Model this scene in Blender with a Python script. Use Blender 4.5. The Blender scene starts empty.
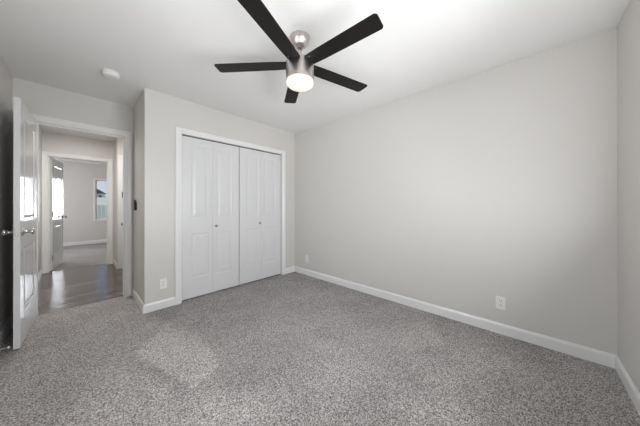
import bpy, bmesh, math, random
from mathutils import Vector, Matrix
random.seed(4)
S = bpy.context.scene
COL = S.collection

# ------------------------------------------------------------------ camera
H = 2.44; YF = 9.80
cam_d = bpy.data.cameras.new('camera')
cam = bpy.data.objects.new('camera', cam_d); COL.objects.link(cam)
cam_d.sensor_fit = 'HORIZONTAL'; cam_d.sensor_width = 36.0
cam_d.lens = 225.411 / 640 * 36
cam_d.shift_y = -7.58 / 640
cam_d.clip_start = 0.02; cam_d.clip_end = 300
cam.location = (0, 0, 1.1626)
F = Vector((0.73246, 0.68081, 0.00117)).normalized()
cam.rotation_euler = F.to_track_quat('-Z', 'Y').to_euler()
S.camera = cam

# ------------------------------------------------------------------ colour management
S.view_settings.view_transform = 'Standard'; S.view_settings.look = 'None'
S.view_settings.exposure = 0.0; S.view_settings.gamma = 1.0
S.view_settings.use_curve_mapping = False

# ------------------------------------------------------------------ world: pale blue daylight sky
W = bpy.data.worlds.new('sky'); S.world = W; W.use_nodes = True
nt = W.node_tree; bg = nt.nodes['Background']
tc = nt.nodes.new('ShaderNodeTexCoord'); sp = nt.nodes.new('ShaderNodeSeparateXYZ')
cr = nt.nodes.new('ShaderNodeValToRGB')
cr.color_ramp.elements[0].position = 0.0; cr.color_ramp.elements[0].color = (0.74, 0.83, 0.90, 1)
cr.color_ramp.elements[1].position = 0.5; cr.color_ramp.elements[1].color = (0.20, 0.42, 0.78, 1)
nt.links.new(tc.outputs['Generated'], sp.inputs[0]); nt.links.new(sp.outputs['Z'], cr.inputs[0])
nt.links.new(cr.outputs[0], bg.inputs[0]); bg.inputs[1].default_value = 0.85

# ------------------------------------------------------------------ sun, daylight through the windows, far bedroom fill and hall light
def area(name, loc, direction, sx, sy, power, color=(1, 1, 1), spread=180):
    d = bpy.data.lights.new(name, 'AREA'); d.shape = 'RECTANGLE'; d.size = sx; d.size_y = sy
    d.energy = power; d.color = color; d.spread = math.radians(spread)
    o = bpy.data.objects.new(name, d); COL.objects.link(o); o.location = loc
    o.rotation_euler = Vector(direction).to_track_quat('-Z', 'Z' if abs(direction[2]) < .9 else 'Y').to_euler()
    return o
sun_d = bpy.data.lights.new('sun', 'SUN'); sun_d.energy = 3.0; sun_d.angle = 0.01
sun = bpy.data.objects.new('sun', sun_d); COL.objects.link(sun)
sun.rotation_euler = Vector((-0.8, 0.0, -0.6)).to_track_quat('-Z', 'Y').to_euler()
area('daylight_bedroom', (1.05, -0.60, 1.30), (0, 1, 0.5), 1.45, 1.15, 63, (0.965, 0.98, 1.0))
area('daylight_bedroom_side', (-0.58, 0.95, 1.30), (1, 0, 0.4), 1.25, 1.15, 27.5, (0.98, 0.99, 1.0))
area('fill_far_bedroom', (-1.35, 8.2, 1.4), (1, 0, 0), 1.2, 1.2, 36, (0.96, 0.97, 1.0))  # added out-of-view fill to brighten the far bedroom; this wall has no window
area('daylight_far_window', (1.20, YF + .20, 1.35), (-.25, -1, 0), 0.70, 1.2, 26, (0.94, 0.97, 1.0))
area('hall_ceiling_light', (0.05, 4.7, 2.425), (0, 0, -1), 0.3, 0.3, 24, (1.0, 0.98, 0.95))

# ------------------------------------------------------------------ materials
def mat(name, col, rough=0.5, metal=0.0, spec=None):
    m = bpy.data.materials.new(name); m.use_nodes = True
    b = m.node_tree.nodes['Principled BSDF']
    b.inputs['Base Color'].default_value = (*col, 1); b.inputs['Roughness'].default_value = rough
    b.inputs['Metallic'].default_value = metal
    if spec is not None: b.inputs['Specular IOR Level'].default_value = spec
    return m
def N(m, t): return m.node_tree.nodes.new(t)
def L(m, a, b): m.node_tree.links.new(a, b)
def bsdf(m): return m.node_tree.nodes['Principled BSDF']
def geo_pos(m):
    g = N(m, 'ShaderNodeNewGeometry'); return g.outputs['Position']
def bump(m, height, strength, dist):
    b = N(m, 'ShaderNodeBump'); b.inputs['Strength'].default_value = strength
    b.inputs['Distance'].default_value = dist; L(m, height, b.inputs['Height'])
    L(m, b.outputs[0], bsdf(m).inputs['Normal'])
def paint(name, col, rough, scale=180, strength=.06):
    m = mat(name, col, rough)
    n = N(m, 'ShaderNodeTexNoise'); n.inputs['Scale'].default_value = scale; n.inputs['Detail'].default_value = 2
    L(m, geo_pos(m), n.inputs['Vector']); bump(m, n.outputs[0], strength, .002)
    return m
M = {}
M['wall'] = paint('greige_wall_paint', (0.634, 0.616, 0.590), 0.40)
M['ceiling'] = paint('white_ceiling_paint', (0.83, 0.822, 0.81), 0.75, 90, .15)
M['trim'] = paint('white_trim_enamel', (0.78, 0.777, 0.768), 0.28, 60, .01)
M['door'] = paint('white_door_enamel', (0.69, 0.69, 0.693), 0.30, 60, .01)
M['gloss'] = paint('glossy_white_door_enamel', (0.69, 0.69, 0.693), 0.10, 60, .004)
M['plastic'] = mat('white_plastic', (0.82, 0.82, 0.81), 0.35)
M['slot'] = mat('dark_slot', (0.05, 0.05, 0.05), 0.6)
M['black'] = mat('black_plastic', (0.012, 0.012, 0.013), 0.45)
M['chrome'] = mat('satin_chrome', (0.62, 0.60, 0.58), 0.18, 1.0)
M['knob'] = mat('brushed_nickel_knob', (0.30, 0.285, 0.27), 0.3, 1.0)
M['glassw'] = None

def brushed():
    m = mat('brushed_nickel', (0.60, 0.56, 0.53), 0.34, 1.0)
    bsdf(m).inputs['Anisotropic'].default_value = 0.8
    tg = N(m, 'ShaderNodeTangent'); tg.direction_type = 'RADIAL'; tg.axis = 'Z'; L(m, tg.outputs[0], bsdf(m).inputs['Tangent'])
    n = N(m, 'ShaderNodeTexNoise'); n.inputs['Scale'].default_value = 1.0; n.inputs['Detail'].default_value = 3
    mp = N(m, 'ShaderNodeMapping'); mp.inputs['Scale'].default_value = (20, 20, 600)
    L(m, geo_pos(m), mp.inputs[0]); L(m, mp.outputs[0], n.inputs['Vector']); bump(m, n.outputs[0], .08, .001)
    return m
M['nickel'] = brushed()

def blade_mat():
    m = mat('espresso_blade', (0.022, 0.018, 0.016), 0.45, spec=.22)
    n = N(m, 'ShaderNodeTexNoise'); n.inputs['Scale'].default_value = 6; n.inputs['Detail'].default_value = 4
    tcn = N(m, 'ShaderNodeTexCoord'); mp = N(m, 'ShaderNodeMapping'); mp.inputs['Scale'].default_value = (1, 14, 1)
    L(m, tcn.outputs['Object'], mp.inputs[0]); L(m, mp.outputs[0], n.inputs['Vector'])
    r = N(m, 'ShaderNodeValToRGB'); r.color_ramp.elements[0].color = (0.0045, 0.0036, 0.0034, 1)
    r.color_ramp.elements[1].color = (0.010, 0.008, 0.007, 1)
    L(m, n.outputs[0], r.inputs[0]); L(m, r.outputs[0], bsdf(m).inputs['Base Color'])
    return m
M['blade'] = blade_mat()

def lampglass():
    m = mat('frosted_lamp_glass', (0.5, 0.48, 0.45), 0.3)
    b = bsdf(m); b.inputs['Emission Color'].default_value = (1.0, 0.88, 0.74, 1); b.inputs['Emission Strength'].default_value = 0.62
    return m
M['lamp'] = lampglass()

def math_node(m, op, a, b=None, c=None, clamp=False):
    n = N(m, 'ShaderNodeMath'); n.operation = op; n.use_clamp = clamp
    for i, v in enumerate((a, b, c)):
        if v is None: continue
        if isinstance(v, (int, float)): n.inputs[i].default_value = v
        else: L(m, v, n.inputs[i])
    return n.outputs[0]

def carpet(name, marks=True):
    m = mat(name, (0.3, 0.29, 0.28), 0.95, spec=0.1)
    pos = geo_pos(m)
    vo = N(m, 'ShaderNodeTexVoronoi'); vo.inputs['Scale'].default_value = 205; L(m, pos, vo.inputs['Vector'])
    sc = N(m, 'ShaderNodeSeparateColor'); L(m, vo.outputs['Color'], sc.inputs[0])
    v = N(m, 'ShaderNodeTexNoise'); v.inputs['Scale'].default_value = 115; v.inputs['Detail'].default_value = 3
    v.inputs['Roughness'].default_value = .8; L(m, pos, v.inputs['Vector'])
    tuft = math_node(m, 'MULTIPLY_ADD', sc.outputs[0], .42, .29)
    tuft = math_node(m, 'MULTIPLY_ADD', math_node(m, 'SUBTRACT', v.outputs[0], .5), 1.0, tuft)
    r = N(m, 'ShaderNodeValToRGB'); e = r.color_ramp.elements
    e[0].position = .33; e[0].color = (0.145, 0.130, 0.125, 1)
    e[1].position = .69; e[1].color = (0.60, 0.58, 0.57, 1)
    k = e.new(.5); k.color = (0.33, 0.312, 0.303, 1)
    L(m, tuft, r.inputs[0])
    # soft clouds where the pile lies in different directions, and the vacuum cleaner's marks
    c = N(m, 'ShaderNodeTexNoise'); c.inputs['Scale'].default_value = 2.6; c.inputs['Detail'].default_value = 4
    c.inputs['Distortion'].default_value = .6; L(m, pos, c.inputs['Vector'])
    fac = math_node(m, 'MULTIPLY_ADD', c.outputs[0], .50, .74)
    if marks:
        w = N(m, 'ShaderNodeTexNoise'); w.inputs['Scale'].default_value = 14; w.inputs['Detail'].default_value = 3
        L(m, pos, w.inputs['Vector'])
        wob = math_node(m, 'MULTIPLY_ADD', w.outputs[0], .06, -.03)
        s = N(m, 'ShaderNodeSeparateXYZ'); L(m, pos, s.inputs[0]); X, Y = s.outputs[0], s.outputs[1]
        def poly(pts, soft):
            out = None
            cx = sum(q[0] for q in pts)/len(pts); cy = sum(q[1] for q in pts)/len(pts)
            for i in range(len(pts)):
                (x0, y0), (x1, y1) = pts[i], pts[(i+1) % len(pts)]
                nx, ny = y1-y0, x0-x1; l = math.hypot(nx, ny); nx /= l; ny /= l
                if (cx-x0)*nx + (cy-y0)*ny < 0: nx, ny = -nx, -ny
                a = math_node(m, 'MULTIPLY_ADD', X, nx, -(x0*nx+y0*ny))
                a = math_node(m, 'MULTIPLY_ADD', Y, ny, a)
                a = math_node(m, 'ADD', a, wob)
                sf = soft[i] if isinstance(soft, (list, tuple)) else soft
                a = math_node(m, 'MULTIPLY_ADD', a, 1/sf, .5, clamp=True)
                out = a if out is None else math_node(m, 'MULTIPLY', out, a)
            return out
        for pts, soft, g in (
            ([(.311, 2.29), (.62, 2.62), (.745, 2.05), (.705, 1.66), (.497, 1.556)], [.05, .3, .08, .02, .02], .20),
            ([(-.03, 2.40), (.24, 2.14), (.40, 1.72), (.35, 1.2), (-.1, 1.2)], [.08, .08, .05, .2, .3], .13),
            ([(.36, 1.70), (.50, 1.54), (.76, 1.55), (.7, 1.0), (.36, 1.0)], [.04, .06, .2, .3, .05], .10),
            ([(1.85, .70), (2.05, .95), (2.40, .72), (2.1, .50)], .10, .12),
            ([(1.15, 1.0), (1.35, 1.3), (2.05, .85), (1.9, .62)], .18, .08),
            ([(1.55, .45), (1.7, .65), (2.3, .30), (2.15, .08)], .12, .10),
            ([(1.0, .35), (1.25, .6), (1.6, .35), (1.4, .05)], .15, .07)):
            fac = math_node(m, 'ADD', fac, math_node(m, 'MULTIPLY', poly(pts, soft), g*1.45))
    mx = N(m, 'ShaderNodeVectorMath'); mx.operation = 'SCALE'
    L(m, r.outputs[0], mx.inputs[0]); L(m, fac, mx.inputs['Scale']); L(m, mx.outputs[0], bsdf(m).inputs['Base Color'])
    bump(m, tuft, .35, .004)
    return m
M['carpet'] = carpet('grey_cut_pile_carpet')
M['carpet_far'] = carpet('grey_cut_pile_carpet_plain', False)

def planks():
    m = mat('grey_brown_plank_floor', (0.12, 0.1, 0.09), 0.19)
    pos = geo_pos(m)
    b = N(m, 'ShaderNodeTexBrick'); b.offset = .37; b.inputs['Scale'].default_value = 1
    b.inputs['Brick Width'].default_value = 1.1; b.inputs['Row Height'].default_value = .15
    b.inputs['Mortar Size'].default_value = .0015; b.inputs['Mortar'].default_value = (.03, .025, .022, 1)
    b.inputs['Color1'].default_value = (.125, .098, .092, 1); b.inputs['Color2'].default_value = (.050, .037, .036, 1)
    L(m, pos, b.inputs['Vector'])
    mp = N(m, 'ShaderNodeMapping'); mp.inputs['Scale'].default_value = (2.2, 34, 1); L(m, pos, mp.inputs[0])
    n = N(m, 'ShaderNodeTexNoise'); n.inputs['Scale'].default_value = 1; n.inputs['Detail'].default_value = 4; L(m, mp.outputs[0], n.inputs['Vector'])
    f = math_node(m, 'MULTIPLY_ADD', n.outputs[0], 1.5, .3)
    mx = N(m, 'ShaderNodeVectorMath'); mx.operation = 'SCALE'
    L(m, b.outputs[0], mx.inputs[0]); L(m, f, mx.inputs['Scale']); L(m, mx.outputs[0], bsdf(m).inputs['Base Color'])
    bump(m, n.outputs[0], .3, .003)
    return m
M['wood'] = planks()

def glass():
    m = bpy.data.materials.new('window_glass'); m.use_nodes = True
    nt = m.node_tree; nt.nodes.clear()
    o = nt.nodes.new('ShaderNodeOutputMaterial'); t = nt.nodes.new('ShaderNodeBsdfTransparent'); g = nt.nodes.new('ShaderNodeBsdfGlossy')
    g.inputs['Roughness'].default_value = .02
    fr = nt.nodes.new('ShaderNodeFresnel'); fr.inputs['IOR'].default_value = 1.45; mx = nt.nodes.new('ShaderNodeMixShader')
    nt.links.new(fr.outputs[0], mx.inputs[0]); nt.links.new(t.outputs[0], mx.inputs[1]); nt.links.new(g.outputs[0], mx.inputs[2]); nt.links.new(mx.outputs[0], o.inputs[0])
    return m
M['glass'] = glass()
M['grass'] = mat('pale_dry_grass', (0.62, 0.60, 0.44), 0.9)
M['siding'] = mat('pale_siding', (0.62, 0.62, 0.62), 0.7)
M['roof'] = mat('dark_shingles', (0.07, 0.08, 0.10), 0.8)
M['pane_dark'] = mat('dark_house_window', (0.03, 0.04, 0.06), 0.2)
M['fence'] = mat('weathered_fence', (0.74, 0.70, 0.58), 0.8)

# ------------------------------------------------------------------ mesh helpers
def link(name, bm, m, parent=None, smooth=False, bevel=0):
    bmesh.ops.recalc_face_normals(bm, faces=bm.faces)
    me = bpy.data.meshes.new(name); bm.to_mesh(me); bm.free()
    me.materials.append(m)
    for p in me.polygons: p.use_smooth = smooth
    o = bpy.data.objects.new(name, me); COL.objects.link(o)
    if parent: o.parent = parent
    if bevel:
        b = o.modifiers.new('bevel', 'BEVEL'); b.width = bevel; b.segments = 2; b.limit_method = 'ANGLE'
    return o
def tag(o, label=None, cat=None, group=None, kind=None):
    if label: o['label'] = label
    if cat: o['category'] = cat
    if group: o['group'] = group
    if kind: o['kind'] = kind
    return o
def empty(name, loc=(0, 0, 0), rz=0):
    o = bpy.data.objects.new(name, None); COL.objects.link(o); o.location = loc; o.rotation_euler = (0, 0, rz)
    o.empty_display_size = .05
    return o
def box(bm, x0, x1, y0, y1, z0, z1):
    vs = [bm.verts.new((x, y, z)) for x in (x0, x1) for y in (y0, y1) for z in (z0, z1)]
    for f in ((0,1,3,2),(4,6,7,5),(0,4,5,1),(2,3,7,6),(0,2,6,4),(1,5,7,3)): bm.faces.new([vs[i] for i in f])
    return vs
def B(*boxes):
    bm = bmesh.new()
    for b in boxes: box(bm, *b)
    return bm
def lathe(bm, prof, seg=40, mtx=None, cap=True):
    """prof: list of (r, z); closed with caps at both ends."""
    rings = []
    for r, z in prof:
        if r < 1e-6: rings.append([bm.verts.new((0, 0, z))])
        else: rings.append([bm.verts.new((r*math.cos(2*math.pi*i/seg), r*math.sin(2*math.pi*i/seg), z)) for i in range(seg)])
    for a, b in zip(rings, rings[1:]):
        for i in range(seg):
            j = (i+1) % seg
            if len(a) == 1: bm.faces.new((a[0], b[i], b[j]))
            elif len(b) == 1: bm.faces.new((a[i], b[0], a[j]))
            else: bm.faces.new((a[i], b[i], b[j], a[j]))
    if cap:
        for rg in (rings[0], rings[-1]):
            if len(rg) > 2: bm.faces.new(rg)
    if mtx is not None:
        for rg in rings:
            for v in rg: v.co = mtx @ v.co
def struct(name, bm, m, parent=None, **k):
    o = link(name, bm, m, parent, **k)
    if parent is None: o['kind'] = 'structure'
    return o

XR, YC, YD, YN, XJ, XL = 2.622, 3.049, 3.762, -0.4585, 0.494, -0.441
T = .12
YH = 6.10
HXL, HXR = -.415, .50     # hall side walls

# ------------------------------------------------------------------ floors and ceilings
struct('floor', B((XL-T, XR+T, YN-T, 3.825, -.12, 0)), M['carpet'])
struct('floor_hall', B((-.60, 1.10, 3.825, 6.22, -.12, -.004)), M['wood'])
struct('floor_far_bedroom', B((-1.6, 2.6, 6.22, YF+T, -.12, 0)), M['carpet_far'])
struct('ceiling', B((XL-T, XR+T, YN-T, YD+T, H, H+.12)), M['ceiling'])
struct('ceiling_hall', B((-.60, 1.10, YD+T, YH, H, H+.12)), M['ceiling'])
struct('ceiling_far_bedroom', B((-1.6, 2.6, YH, YF+T, H, H+.12)), M['ceiling'])

# ------------------------------------------------------------------ walls
struct('wall_right', B((XR, XR+T, YN, YD+T, 0, H)), M['wall'])
wx0, wx1, wz0, wz1 = .30, 1.80, .85, 2.06          # the bedroom's window, behind the camera
struct('wall_near', B((XL-T, wx0, YN-T, YN, 0, H), (wx1, XR+T, YN-T, YN, 0, H), (wx0, wx1, YN-T, YN, 0, wz0), (wx0, wx1, YN-T, YN, wz1, H)), M['wall'])
wy0, wy1 = .30, 1.60                               # its side window, also behind the camera's view
struct('wall_left', B((XL-T, XL, YN, wy0, 0, H), (XL-T, XL, wy1, YD, 0, H), (XL-T, XL, wy0, wy1, 0, wz0), (XL-T, XL, wy0, wy1, wz1, H)), M['wall'])
DX0, DX1, DZ = -.295, .407, 2.040                   # bedroom doorway
struct('wall_doorway', B((XL-T, DX0-.02, YD, YD+T, 0, H), (DX1+.02, XR, YD, YD+T, 0, H), (DX0-.02, DX1+.02, YD, YD+T, DZ+.02, H)), M['wall'])
CX0, CX1, CZ = .848, 2.342, 2.024                   # closet opening
struct('wall_closet', B((XJ, CX0-.015, YC, YC+.1, 0, H), (CX1+.015, XR, YC, YC+.1, 0, H), (CX0-.015, CX1+.015, YC, YC+.1, CZ+.015, H)), M['wall'])
struct('wall_closet_side', B((XJ, XJ+.1, YC+.1, YD, 0, H)), M['wall'])
# hall
struct('wall_hall_left', B((HXL-.21, HXL, YD+T, YH, 0, H)), M['wall'])
HXN = .515
struct('wall_hall_right', B((HXN, HXN+.1, YD+T, 4.84, 0, H)), M['wall'])
struct('wall_hall_recess', B((.98, 1.10, YD+T, 5.55, 0, H)), M['wall'])
struct('wall_hall_return', B((HXR, 1.10, 5.55, YH, 0, H)), M['wall'])
EX0, EX1, EZ = -.342, .406, 2.02                   # far bedroom's doorway
struct('wall_hall_far', B((-1.6, EX0-.02, YH, YH+T, 0, H), (EX1+.02, 2.6, YH, YH+T, 0, H), (EX0-.02, EX1+.02, YH, YH+T, EZ+.02, H)), M['wall'])
struct('wall_far_left', B((-1.6, -1.48, YH+T, YF, 0, H)), M['wall'])
struct('wall_far_right', B((2.48, 2.6, YH+T, YF, 0, H)), M['wall'])
fx0, fx1, fz0, fz1 = .375, 1.275, .735, 1.965       # far bedroom's window
struct('wall_far_back', B((-1.6, fx0, YF, YF+T, 0, H), (fx1, 2.6, YF, YF+T, 0, H), (fx0, fx1, YF, YF+T, 0, fz0), (fx0, fx1, YF, YF+T, fz1, H)), M['wall'])

# ------------------------------------------------------------------ baseboards (chamfered cap)
def baseboard(name, p0, p1, nrm, h=.095, t=.013, e0=0, e1=0):
    """p0,p1 on the wall line; nrm points into the room; e0/e1 +-1 mitre the ends out/in."""
    p0, p1, n = Vector((*p0, 0)), Vector((*p1, 0)), Vector((*nrm, 0))
    d = (p1-p0).normalized()
    prof = [(0, 0), (t, 0), (t, h*.80), (t*.55, h*.95), (t*.35, h), (0, h)]
    bm = bmesh.new(); R = []
    for P, e in ((p0, -e0), (p1, e1)):
        R.append([bm.verts.new(P + n*a + d*(e*a) + Vector((0, 0, z))) for a, z in prof])
    k = len(prof)
    for i in range(k): bm.faces.new((R[0][i], R[0][(i+1) % k], R[1][(i+1) % k], R[1][i]))
    bm.faces.new(R[0]); bm.faces.new(R[1])
    return struct(name, bm, M['trim'])
CW = .068
baseboard('baseboard_right', (XR, YN), (XR, YC), (-1, 0), e0=-1, e1=-1)
baseboard('baseboard_near', (XL, YN), (XR, YN), (0, 1), e0=-1, e1=-1)
baseboard('baseboard_left', (XL, YN), (XL, YD), (1, 0), e0=-1, e1=-1)
baseboard('baseboard_closet_right', (CX1+CW, YC), (XR, YC), (0, -1), e1=-1)
baseboard('baseboard_closet_left', (XJ, YC), (CX0-CW, YC), (0, -1), e0=1)
baseboard('baseboard_closet_side', (XJ, YC), (XJ, YD), (-1, 0), e0=1, e1=-1)
baseboard('baseboard_hall_left', (HXL, YD+T+.02), (HXL, YH), (1, 0), e1=-1)
baseboard('baseboard_hall_right', (HXN, 4.55), (HXN, 4.84), (-1, 0), e1=0)
baseboard('baseboard_hall_return', (HXR, 5.55), (.98, 5.55), (0, -1), e0=1, e1=-1)
baseboard('baseboard_hall_corner', (HXR, 5.55), (HXR, YH), (-1, 0), e0=1, e1=-1)
baseboard('baseboard_far_back', (-1.48, YF), (2.48, YF), (0, -1), e0=-1, e1=-1, h=.10)
baseboard('baseboard_far_left', (-1.48, YH+T), (-1.48, YF), (1, 0), e1=-1, h=.10)

# ------------------------------------------------------------------ door casings and jambs
PROF = [(0, 0), (0, .008), (.006, .012), (.018, .012), (.026, .016), (.060, .018), (CW, .014), (CW, 0)]
def casing(name, a0, a1, zt, plane, axis, sgn, jamb=None, cw=CW):
    """a0..a1 the opening along axis ('x' or 'y'), plane = coordinate of the wall face, sgn = direction into the room."""
    bm = bmesh.new()
    def P(a, d, z): return (a, plane+sgn*d, z) if axis == 'x' else (plane+sgn*d, a, z)
    rings = []
    for w, d in PROF:
        w = w*cw/CW
        rings.append([bm.verts.new(P(*q)) for q in ((a0-w, d, 0), (a0-w, d, zt+w), (a1+w, d, zt+w), (a1+w, d, 0))])
    k = len(rings)
    for i in range(k):
        for j in range(3):
            bm.faces.new((rings[i][j], rings[(i+1) % k][j], rings[(i+1) % k][j+1], rings[i][j+1]))
    bm.faces.new([r[0] for r in rings]); bm.faces.new([r[3] for r in rings])
    o = struct(name, bm, M['trim'])
    if jamb:
        dep, th, stop = jamb
        d0, d1 = 0.0, -dep
        q = bmesh.new()
        def bx(u0, u1, e0, e1, z0, z1):
            c = [P(u, e, z) for u in (u0, u1) for e in (e0, e1) for z in (z0, z1)]
            xs, ys, zs = zip(*c); box(q, min(xs), max(xs), min(ys), max(ys), min(zs), max(zs))
        bx(a0-th, a0, d0, d1, 0, zt+th); bx(a1, a1+th, d0, d1, 0, zt+th); bx(a0, a1, d0, d1, zt, zt+th)
        if stop:
            s0, s1 = -stop, -stop-.035
            bx(a0, a0+.010, s0, s1, 0, zt); bx(a1-.010, a1, s0, s1, 0, zt); bx(a0+.010, a1-.010, s0, s1, zt-.010, zt)
        link('jamb', q, M['trim'], o)
    return o
t1 = casing('trim_1', DX0, DX1, DZ, YD, 'x', -1, jamb=(T, .02, .040), cw=.070)
casing('trim_2', DX0, DX1, DZ, YD+T, 'x', 1, cw=.05)
casing('trim_3', CX0, CX1, CZ, YC, 'x', -1, jamb=(.1, .015, 0))
t4 = casing('trim_4', EX0, EX1, EZ, YH, 'x', -1, jamb=(T, .02, .035), cw=.074)
casing('trim_5', EX0, EX1, EZ, YH+T, 'x', 1)
casing('trim_6', 3.99, 4.48, 2.02, HXN, 'y', -1)
# strike plate on the right jamb of the bedroom doorway
link('strike_plate', B((DX1-.002, DX1, YD+.012, YD+.034, .915, .975)), M['chrome'], t1)
# casing of the doorway in the hall recess that peeks past the corner
struct('trim_7', B((.512, .70, 5.534, 5.55, .0, 2.10)), M['trim'])
# metal strip where carpet meets planks
struct('trim_8', B((DX0, DX1, 3.818, 3.832, -.003, .003)), M['knob'])

# ------------------------------------------------------------------ panelled door leaves
def panel_leaf(w, h, t, panels, both=True):
    """leaf in local x 0..w, y 0..t, z 0..h; panels = (x0,x1,z0,z1) raised fields sunk in both faces."""
    bm = bmesh.new()
    xs = sorted({0, w, *[p[0] for p in panels], *[p[1] for p in panels]})
    zs = sorted({0, h, *[p[2] for p in panels], *[p[3] for p in panels]})
    def face(y, s):
        for i in range(len(xs)-1):
            for j in range(len(zs)-1):
                x0, x1, z0, z1 = xs[i], xs[i+1], zs[j], zs[j+1]
                if any(abs(p[0]-x0) < 1e-6 and abs(p[1]-x1) < 1e-6 and abs(p[2]-z0) < 1e-6 and abs(p[3]-z1) < 1e-6 for p in panels):
                    loops = []
                    for ins, dep in ((0, 0), (.006, .0025), (.014, .0045), (.024, .0045), (.050, .001)):
                        loops.append([bm.verts.new((x, y+s*dep, z)) for x, z in
                                      ((x0+ins, z0+ins), (x1-ins, z0+ins), (x1-ins, z1-ins), (x0+ins, z1-ins))])
                    for a, b in zip(loops, loops[1:]):
                        for k in range(4): bm.faces.new((a[k], a[(k+1) % 4], b[(k+1) % 4], b[k]))
                    bm.faces.new(loops[-1])
                else:
                    bm.faces.new([bm.verts.new((x, y, z)) for x, z in ((x0, z0), (x1, z0), (x1, z1), (x0, z1))])
    face(0, 1)
    if both: face(t, -1)
    else: bm.faces.new([bm.verts.new((x, t, z)) for x, z in ((0, 0), (w, 0), (w, h), (0, h))])
    # edges
    for i in range(len(xs)-1):
        for z in (0, h): bm.faces.new([bm.verts.new(q) for q in ((xs[i], 0, z), (xs[i+1], 0, z), (xs[i+1], t, z), (xs[i], t, z))])
    for j in range(len(zs)-1):
        for x in (0, w): bm.faces.new([bm.verts.new(q) for q in ((x, 0, zs[j]), (x, 0, zs[j+1]), (x, t, zs[j+1]), (x, t, zs[j]))])
    bmesh.ops.remove_doubles(bm, verts=bm.verts, dist=1e-5)
    return bm
def door_knob(parent, x, y, z, s, r=.027, name='knob', m=None):
    """round knob on a rosette, axis along local y, s = +1/-1"""
    bm = bmesh.new()
    mtx = Matrix.Translation((x, y, z)) @ Matrix.Rotation(-s*math.pi/2, 4, 'X')
    lathe(bm, [(0, 0), (.032, 0), (.032, .004), (.026, .009), (.013, .012), (.010, .030), (.013, .036), (r*.85, .042), (r, .050), (r*.93, .060), (r*.6, .066), (0, .068)], 28, mtx, cap=False)
    return link(name, bm, m or M['chrome'], parent, smooth=True)

# bedroom door, standing open against the left wall
d1 = tag(empty('door_1', (DX0+.014, YD-.022, .012), math.radians(-90-2.2)), kind='structure')
LW, LH = .715, 2.022
P1 = [(.125, LW-.125, .26, .80), (.125, LW-.125, 1.02, LH-.13)]
link('leaf', panel_leaf(LW, LH, .034, P1), M['gloss'], d1)
d1.location = (DX0-.026, YD-.030, .012)
# after the turn: local +x runs towards the camera (-y), local +y faces the room (+x)
door_knob(d1, LW-.062, .034, .935, 1); door_knob(d1, LW-.062, 0, .935, -1)
link('latch_plate', B((LW, LW+.0015, .007, .027, .905, .965)), M['chrome'], d1)
for z in (.2, 1.0, 1.8):
    bm = bmesh.new(); lathe(bm, [(.006, -.045), (.006, .045)], 12, Matrix.Translation((-.006, -.006, z))); link('hinge', bm, M['chrome'], d1)

# closet bifolds: two pairs, each of two hinged leaves
def bifold(name, x0, knob_leaf):
    root = tag(empty(name, (x0, YC+.030, .016)), kind='structure')
    w = .3685; h = 1.996
    for k in (0, 1):
        pn = [(.108, w-.050) if k == 0 else (.050, w-.108)][0]
        ps = [(pn[0], pn[1], .235, .800), (pn[0], pn[1], 1.000, 1.905)]
        lf = link('leaf', panel_leaf(w-.002, h, .034, ps, False), M['door'], root)
        lf.location = (k*w, 0, 0)
        if k == knob_leaf:
            bm = bmesh.new()
            kx = .040 if k == 1 else w-.040
            lathe(bm, [(0, 0), (.010, 0), (.007, .006), (.006, .012), (.015, .018), (.0165, .024), (.012, .029), (0, .030)], 24,
                  Matrix.Translation((kx, 0, .877)) @ Matrix.Rotation(math.pi/2, 4, 'X'), cap=False)
            link('knob', bm, M['knob'], lf, smooth=True)
    return root
bifold('door_2', CX0+.006, 1)
bifold('door_3', CX0+.006+.745, 0)
struct('trim_9', B((CX0, CX1, YC+.035, YC+.060, CZ-.012, CZ)), M['slot'])     # bifold track
struct('wall_closet_back', B((XJ+.1, XR, YD-.06, YD, 0, H)), M['wall'])

# far bedroom's door, open inwards
d4 = tag(empty('door_4', (EX0+.006, YH+T+.006, .012), math.radians(81)), kind='structure')
link('leaf', panel_leaf(.68, 2.0, .034, [(.12, .56, .26, .80), (.12, .56, 1.02, 1.87)]), M['gloss'], d4).location = (0, -.034, 0)
door_knob(d4, .62, -.034, .93, -1)
for z in (.22, 1.0, 1.80):
    hb = B((-.010, .034, -.0385, -.0345, z-.045, z+.045)); lathe(hb, [(.007, -.048), (.007, .048)], 12, Matrix.Translation((-.008, -.040, z)))
    link('hinge', hb, M['knob'], d4)
# closed door in the hall's right wall
d5 = tag(empty('door_5', (HXN-.001, 4.48, .01), math.radians(-90)), kind='structure')
link('leaf', panel_leaf(.49, 2.01, .008, [(.10, .39, .26, .80), (.10, .39, 1.02, 1.87)], False), M['door'], d5).location = (0, -.008, 0)
door_knob(d5, .055, -.008, .88, -1, r=.022, m=M['knob'])

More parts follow.
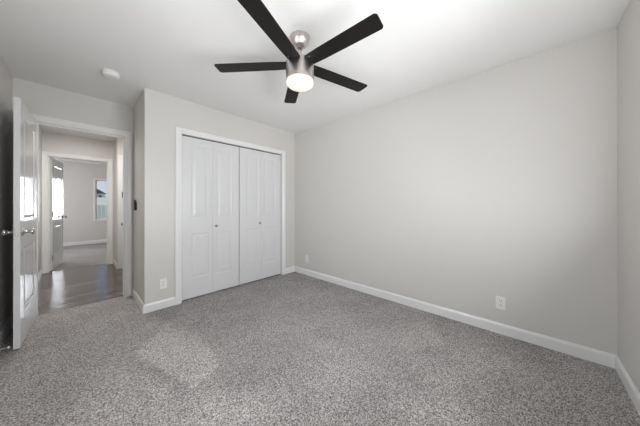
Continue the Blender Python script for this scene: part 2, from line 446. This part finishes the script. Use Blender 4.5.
# ------------------------------------------------------------------ windows
def window(name, x0, x1, z0, z1, yface, sgn, mull):
    """window set in a wall parallel to x; yface = room face, sgn = direction into the room"""
    root = tag(empty(name, ((x0+x1)/2, yface, z0)), kind='structure')
    cx, cz = (x0+x1)/2, z0
    def bb(*bs):
        q = bmesh.new()
        for (a, b, c, d, e, f) in bs:
            ys = sorted((sgn*c, sgn*d)); box(q, a-cx, b-cx, ys[0], ys[1], e-cz, f-cz)
        return q
    w = .045
    link('window_casing', bb((x0-w, x0, 0, .015, z0-w, z1+w), (x1, x1+w, 0, .015, z0-w, z1+w), (x0, x1, 0, .015, z1, z1+w), (x0, x1, 0, .015, z0-w, z0)), M['trim'], root)
    s = .032
    bars = [(x0, x0+s, -.08, -.04, z0, z1), (x1-s, x1, -.08, -.04, z0, z1), (x0+s, x1-s, -.08, -.04, z0, z0+s), (x0+s, x1-s, -.08, -.04, z1-s, z1)]
    if mull: bars.append((cx-.02, cx+.02, -.08, -.04, z0+s, z1-s))
    link('window_frame', bb(*bars), M['trim'], root)
    for a, b in (((x0+s, cx-.02), (cx+.02, x1-s)) if mull else ((x0+s, x1-s),)):
        link('pane', bb((a, b, -.062, -.058, z0+s, z1-s)), M['glass'], root)
    return root
window('window_1', wx0, wx1, wz0, wz1, YN, 1, True)
w3 = window('window_3', wy0, wy1, wz0, wz1, 0, 1, True)      # built along x, then turned into the left wall
w3.location = (XL, (wy0+wy1)/2, wz0); w3.rotation_euler = (0, 0, -math.pi/2)
window('window_2', fx0, fx1, fz0, fz1, YF, -1, True)

# ------------------------------------------------------------------ outside the far window
bm = bmesh.new()
g = {}
for i in range(13):
    for j in range(9):
        x = -20+i*5; y = YF+T+.4+j*7.5
        z = -.35 + 2.9*max(0, min(1, (y-14)/30))**1.2
        g[i, j] = bm.verts.new((x, y, z))
for i in range(12):
    for j in range(8): bm.faces.new((g[i, j], g[i+1, j], g[i+1, j+1], g[i, j+1]))
for f in list(bm.faces): pass
struct('ground', bm, M['grass'], smooth=True)
def house(loc, w, d, h, rh, label, name='house'):
    r = tag(empty(name, loc), label, 'house')
    link('house_wall', B((-w/2, w/2, 0, d, 0, h)), M['siding'], r)
    bm = bmesh.new()
    for y in (-.2, d+.2):
        pass
    a = [bm.verts.new(q) for q in ((-w/2-.15, -.2, h), (w/2+.15, -.2, h), (0, -.2, h+rh))]
    b = [bm.verts.new(q) for q in ((-w/2-.15, d+.2, h), (w/2+.15, d+.2, h), (0, d+.2, h+rh))]
    bm.faces.new(a); bm.faces.new(b)
    for i in range(3): bm.faces.new((a[i], a[(i+1) % 3], b[(i+1) % 3], b[i]))
    link('roof', bm, M['roof'], r)
    n = max(2, int(w/.9))
    for k in range(n):
        x = -w/2 + (k+.5)*w/n
        link('house_window', B((x-.14, x+.14, -.03, -.002, h*.35, h*.75)), M['pane_dark'], r)
    return r
house((1.70, 44, 1.95), 1.9, 3, .9, .75, 'small grey gabled house seen through the left of the far window')
house((4.2, 46, 1.9), 1.5, 3, 1.2, .55, 'dark roofed house at the right edge of the far window view')
fr = tag(empty('yard_fence', (0, 17, -.3)), 'pale board fence across the yard outside the far window', 'fence')
bm = bmesh.new()
for k in range(60): box(bm, -3+k*.15, -3+k*.15+.135, -.02, .02, 0, 1.50)
link('board_panel', bm, M['fence'], fr)
for k in range(7): link('post', B((-3.05+k*1.5, -2.95+k*1.5, -.09, -.021, -.1, 1.6)), M['fence'], fr)

# ------------------------------------------------------------------ ceiling fan
FX, FY = 1.1488, 1.2757
fan = tag(empty('ceiling_fan', (FX, FY, H)), 'brushed nickel ceiling fan with five dark blades and a lit round glass lamp', 'ceiling fan')
bm = bmesh.new(); lathe(bm, [(.0, 0), (.072, 0), (.074, -.004), (.073, -.012), (.064, -.034), (.048, -.060), (.034, -.074), (.024, -.080), (0, -.080)], 48, cap=False)
link('canopy', bm, M['nickel'], fan, smooth=True)
bm = bmesh.new(); lathe(bm, [(.0125, -.07), (.0125, -.19)], 24); link('downrod', bm, M['nickel'], fan, smooth=True)
bm = bmesh.new(); lathe(bm, [(0, -.140), (.019, -.140), (.022, -.148), (.022, -.178), (.034, -.190), (0, -.190)], 32, cap=False)
link('rod_collar', bm, M['nickel'], fan, smooth=True)
def ridged(name, prof, m):
    bm = bmesh.new(); lathe(bm, prof, 64, cap=False)
    o = link(name, bm, m, fan, smooth=True)
    e = o.modifiers.new('edge_split', 'EDGE_SPLIT'); e.split_angle = math.radians(40)
    return o
ridged('motor_housing', [(0, -.187), (.080, -.187), (.098, -.192), (.105, -.203), (.106, -.317), (.105, -.318), (0, -.318)], M['nickel'])
ridged('trim_ring', [(0, -.317), (.102, -.317), (.102, -.320), (.106, -.321), (.106, -.334), (0, -.334)], M['nickel'])
bm = bmesh.new(); lathe(bm, [(0, -.333), (.102, -.333), (.103, -.348), (.099, -.360), (.087, -.370), (.060, -.376), (0, -.379)], 64, cap=False)
link('lamp_shade', bm, M['lamp'], fan, smooth=True)
TH0, TILT = 2.25534, math.radians(-4.5)
def blade_bm():
    bm = bmesh.new(); R0, R1, w, t = .095, .652, .0605, .0055
    pts = [(R0, -w*.85), (.20, -w*.93)]
    def arc(cx, cy, r, a0, a1, n=6): return [(cx+r*math.cos(a0+(a1-a0)*i/n), cy+r*math.sin(a0+(a1-a0)*i/n)) for i in range(n+1)]
    r = .022
    pts += arc(R1-r, -w+r, r, -math.pi/2, 0) + arc(R1-r-.004, w-r, r, 0, math.pi/2)
    pts += [(.20, w*.93), (R0, w*.85)]
    lo = [bm.verts.new((x, y, -t/2)) for x, y in pts]; hi = [bm.verts.new((x, y, t/2)) for x, y in pts]
    bm.faces.new(lo); bm.faces.new(hi)
    for i in range(len(pts)): bm.faces.new((lo[i], lo[(i+1) % len(pts)], hi[(i+1) % len(pts)], hi[i]))
    return bm
bl = link('blade', blade_bm(), M['blade'], fan, bevel=.001)
br = link('blade_bracket', B((.085, .165, -.020, .020, .0035, .0075)), M['slot'], bl)
bm = bmesh.new()
lathe(bm, [(.004, -.0050), (.004, -.0028)], 12, Matrix.Translation((.124, -.030, 0)))
sc = link('screw', bm, M['knob'], bl)
blades = [bl]
for k in range(1, 5):
    b2 = bl.copy(); COL.objects.link(b2); b2.parent = fan; blades.append(b2)
    for ch in (br, sc):
        c2 = ch.copy(); COL.objects.link(c2); c2.parent = b2
for k, b in enumerate(blades):
    b.location = (0, 0, 2.2293-H); b.rotation_euler = (TILT, 0, TH0+k*2*math.pi/5)
# ------------------------------------------------------------------ smoke detector
sd = tag(empty('smoke_detector', (.220, 2.945, H)), 'round white smoke detector on the ceiling near the bedroom doorway', 'smoke detector')
bm = bmesh.new(); lathe(bm, [(0, 0), (.068, 0), (.070, -.004), (.070, -.012), (0, -.012)], 40, cap=False)
link('mounting_plate', bm, M['plastic'], sd, smooth=False)
bm = bmesh.new(); lathe(bm, [(0, -.012), (.063, -.012), (.065, -.016), (.062, -.030), (.050, -.040), (.020, -.043), (0, -.043)], 40, cap=False)
link('sensor_cover', bm, M['plastic'], sd, smooth=True)

# ------------------------------------------------------------------ wall outlets
def outlet_proto():
    r = empty('wall_outlet')          # plate in local xz, facing local -y
    link('cover_plate', B((-.035, .035, -.006, 0, -.0575, .0575)), M['plastic'], r, bevel=.003)
    for z in (.020, -.020):
        f = link('receptacle', B((-.0165, .0165, -.0085, -.006, z-.014, z+.014)), M['plastic'], r, bevel=.004)
        link('slot', B((-.0085, -.0055, -.0092, -.0084, z-.001, z+.008), (.0055, .0085, -.0092, -.0084, z-.001, z+.008), (-.002, .002, -.0092, -.0084, z-.010, z-.006)), M['slot'], f)
    bm = bmesh.new(); lathe(bm, [(.003, 0), (.003, .001)], 10, Matrix.Translation((0, -.0062, 0)) @ Matrix.Rotation(math.pi/2, 4, 'X'))
    link('screw', bm, M['chrome'], r)
    return r
def copy_tree(o, parent=None):
    c = o.copy(); COL.objects.link(c); c.parent = parent
    for ch in list(o.children): copy_tree(ch, c)
    return c
op = outlet_proto()
for i, (loc, rz, lab) in enumerate((
    ((.664, YC, .279), 0, 'white duplex outlet on the closet wall just left of the closet doors'),
    ((XR, 2.737, .274), -math.pi/2, 'small white duplex outlet low on the long right wall near the far corner'),
    ((XR, .193, .279), -math.pi/2, 'white duplex outlet low on the long right wall, nearest the camera'))):
    o = op if i == 0 else copy_tree(op)
    o.location = loc; o.rotation_euler = (0, 0, rz); tag(o, lab, 'outlet', 'wall outlets')

# ------------------------------------------------------------------ small wall things
wr = tag(empty('wall_remote', (XJ, 3.545, 1.172), -math.pi/2), 'slim black remote in a holder on the closet side wall beside the bedroom doorway', 'remote')
link('remote_body', B((-.019, .019, -.022, -.006, -.058, .062)), M['black'], wr, bevel=.005)
link('holder', B((-.023, .023, -.006, 0, -.062, .030), (-.023, .023, -.025, -.006, -.064, -.058)), M['black'], wr)
link('button_pad', B((-.010, .010, -.0235, -.022, .005, .045)), M['slot'], wr)
tm = tag(empty('wall_thermostat', (HXN, 4.78, 1.335), -math.pi/2), 'tiny black wall device on the right side of the hallway beyond the bedroom doorway', 'wall device')
link('device_body', B((-.018, .018, -.030, 0, -.050, .050)), M['black'], tm, bevel=.004)
link('device_screen', B((-.012, .012, -.0315, -.030, -.01, .03)), M['slot'], tm)
# spring door stop on the left baseboard
bm = bmesh.new()
X90 = Matrix.Translation((0, 0, 0)) @ Matrix.Rotation(math.pi/2, 4, 'Y')
lathe(bm, [(0, 0), (.011, 0), (.011, .003), (.006, .006)], 16, X90, cap=False)
prof = [(.006, .006)]
for i in range(14): prof += [(.0058, .007+i*.0036), (.0045, .0088+i*.0036)]
lathe(bm, prof, 14, X90, cap=False)
ds = empty('door_stop', (XL+.013, 2.998, .05)); tag(ds, 'thin metal door stop on the left baseboard behind the open door', 'door stop')
link('spring', bm, M['chrome'], ds, smooth=True)
bm = bmesh.new(); lathe(bm, [(.0, .056), (.008, .056), (.008, .066), (0, .068)], 14, X90, cap=False)
link('rubber_tip', bm, M['plastic'], ds, smooth=True)
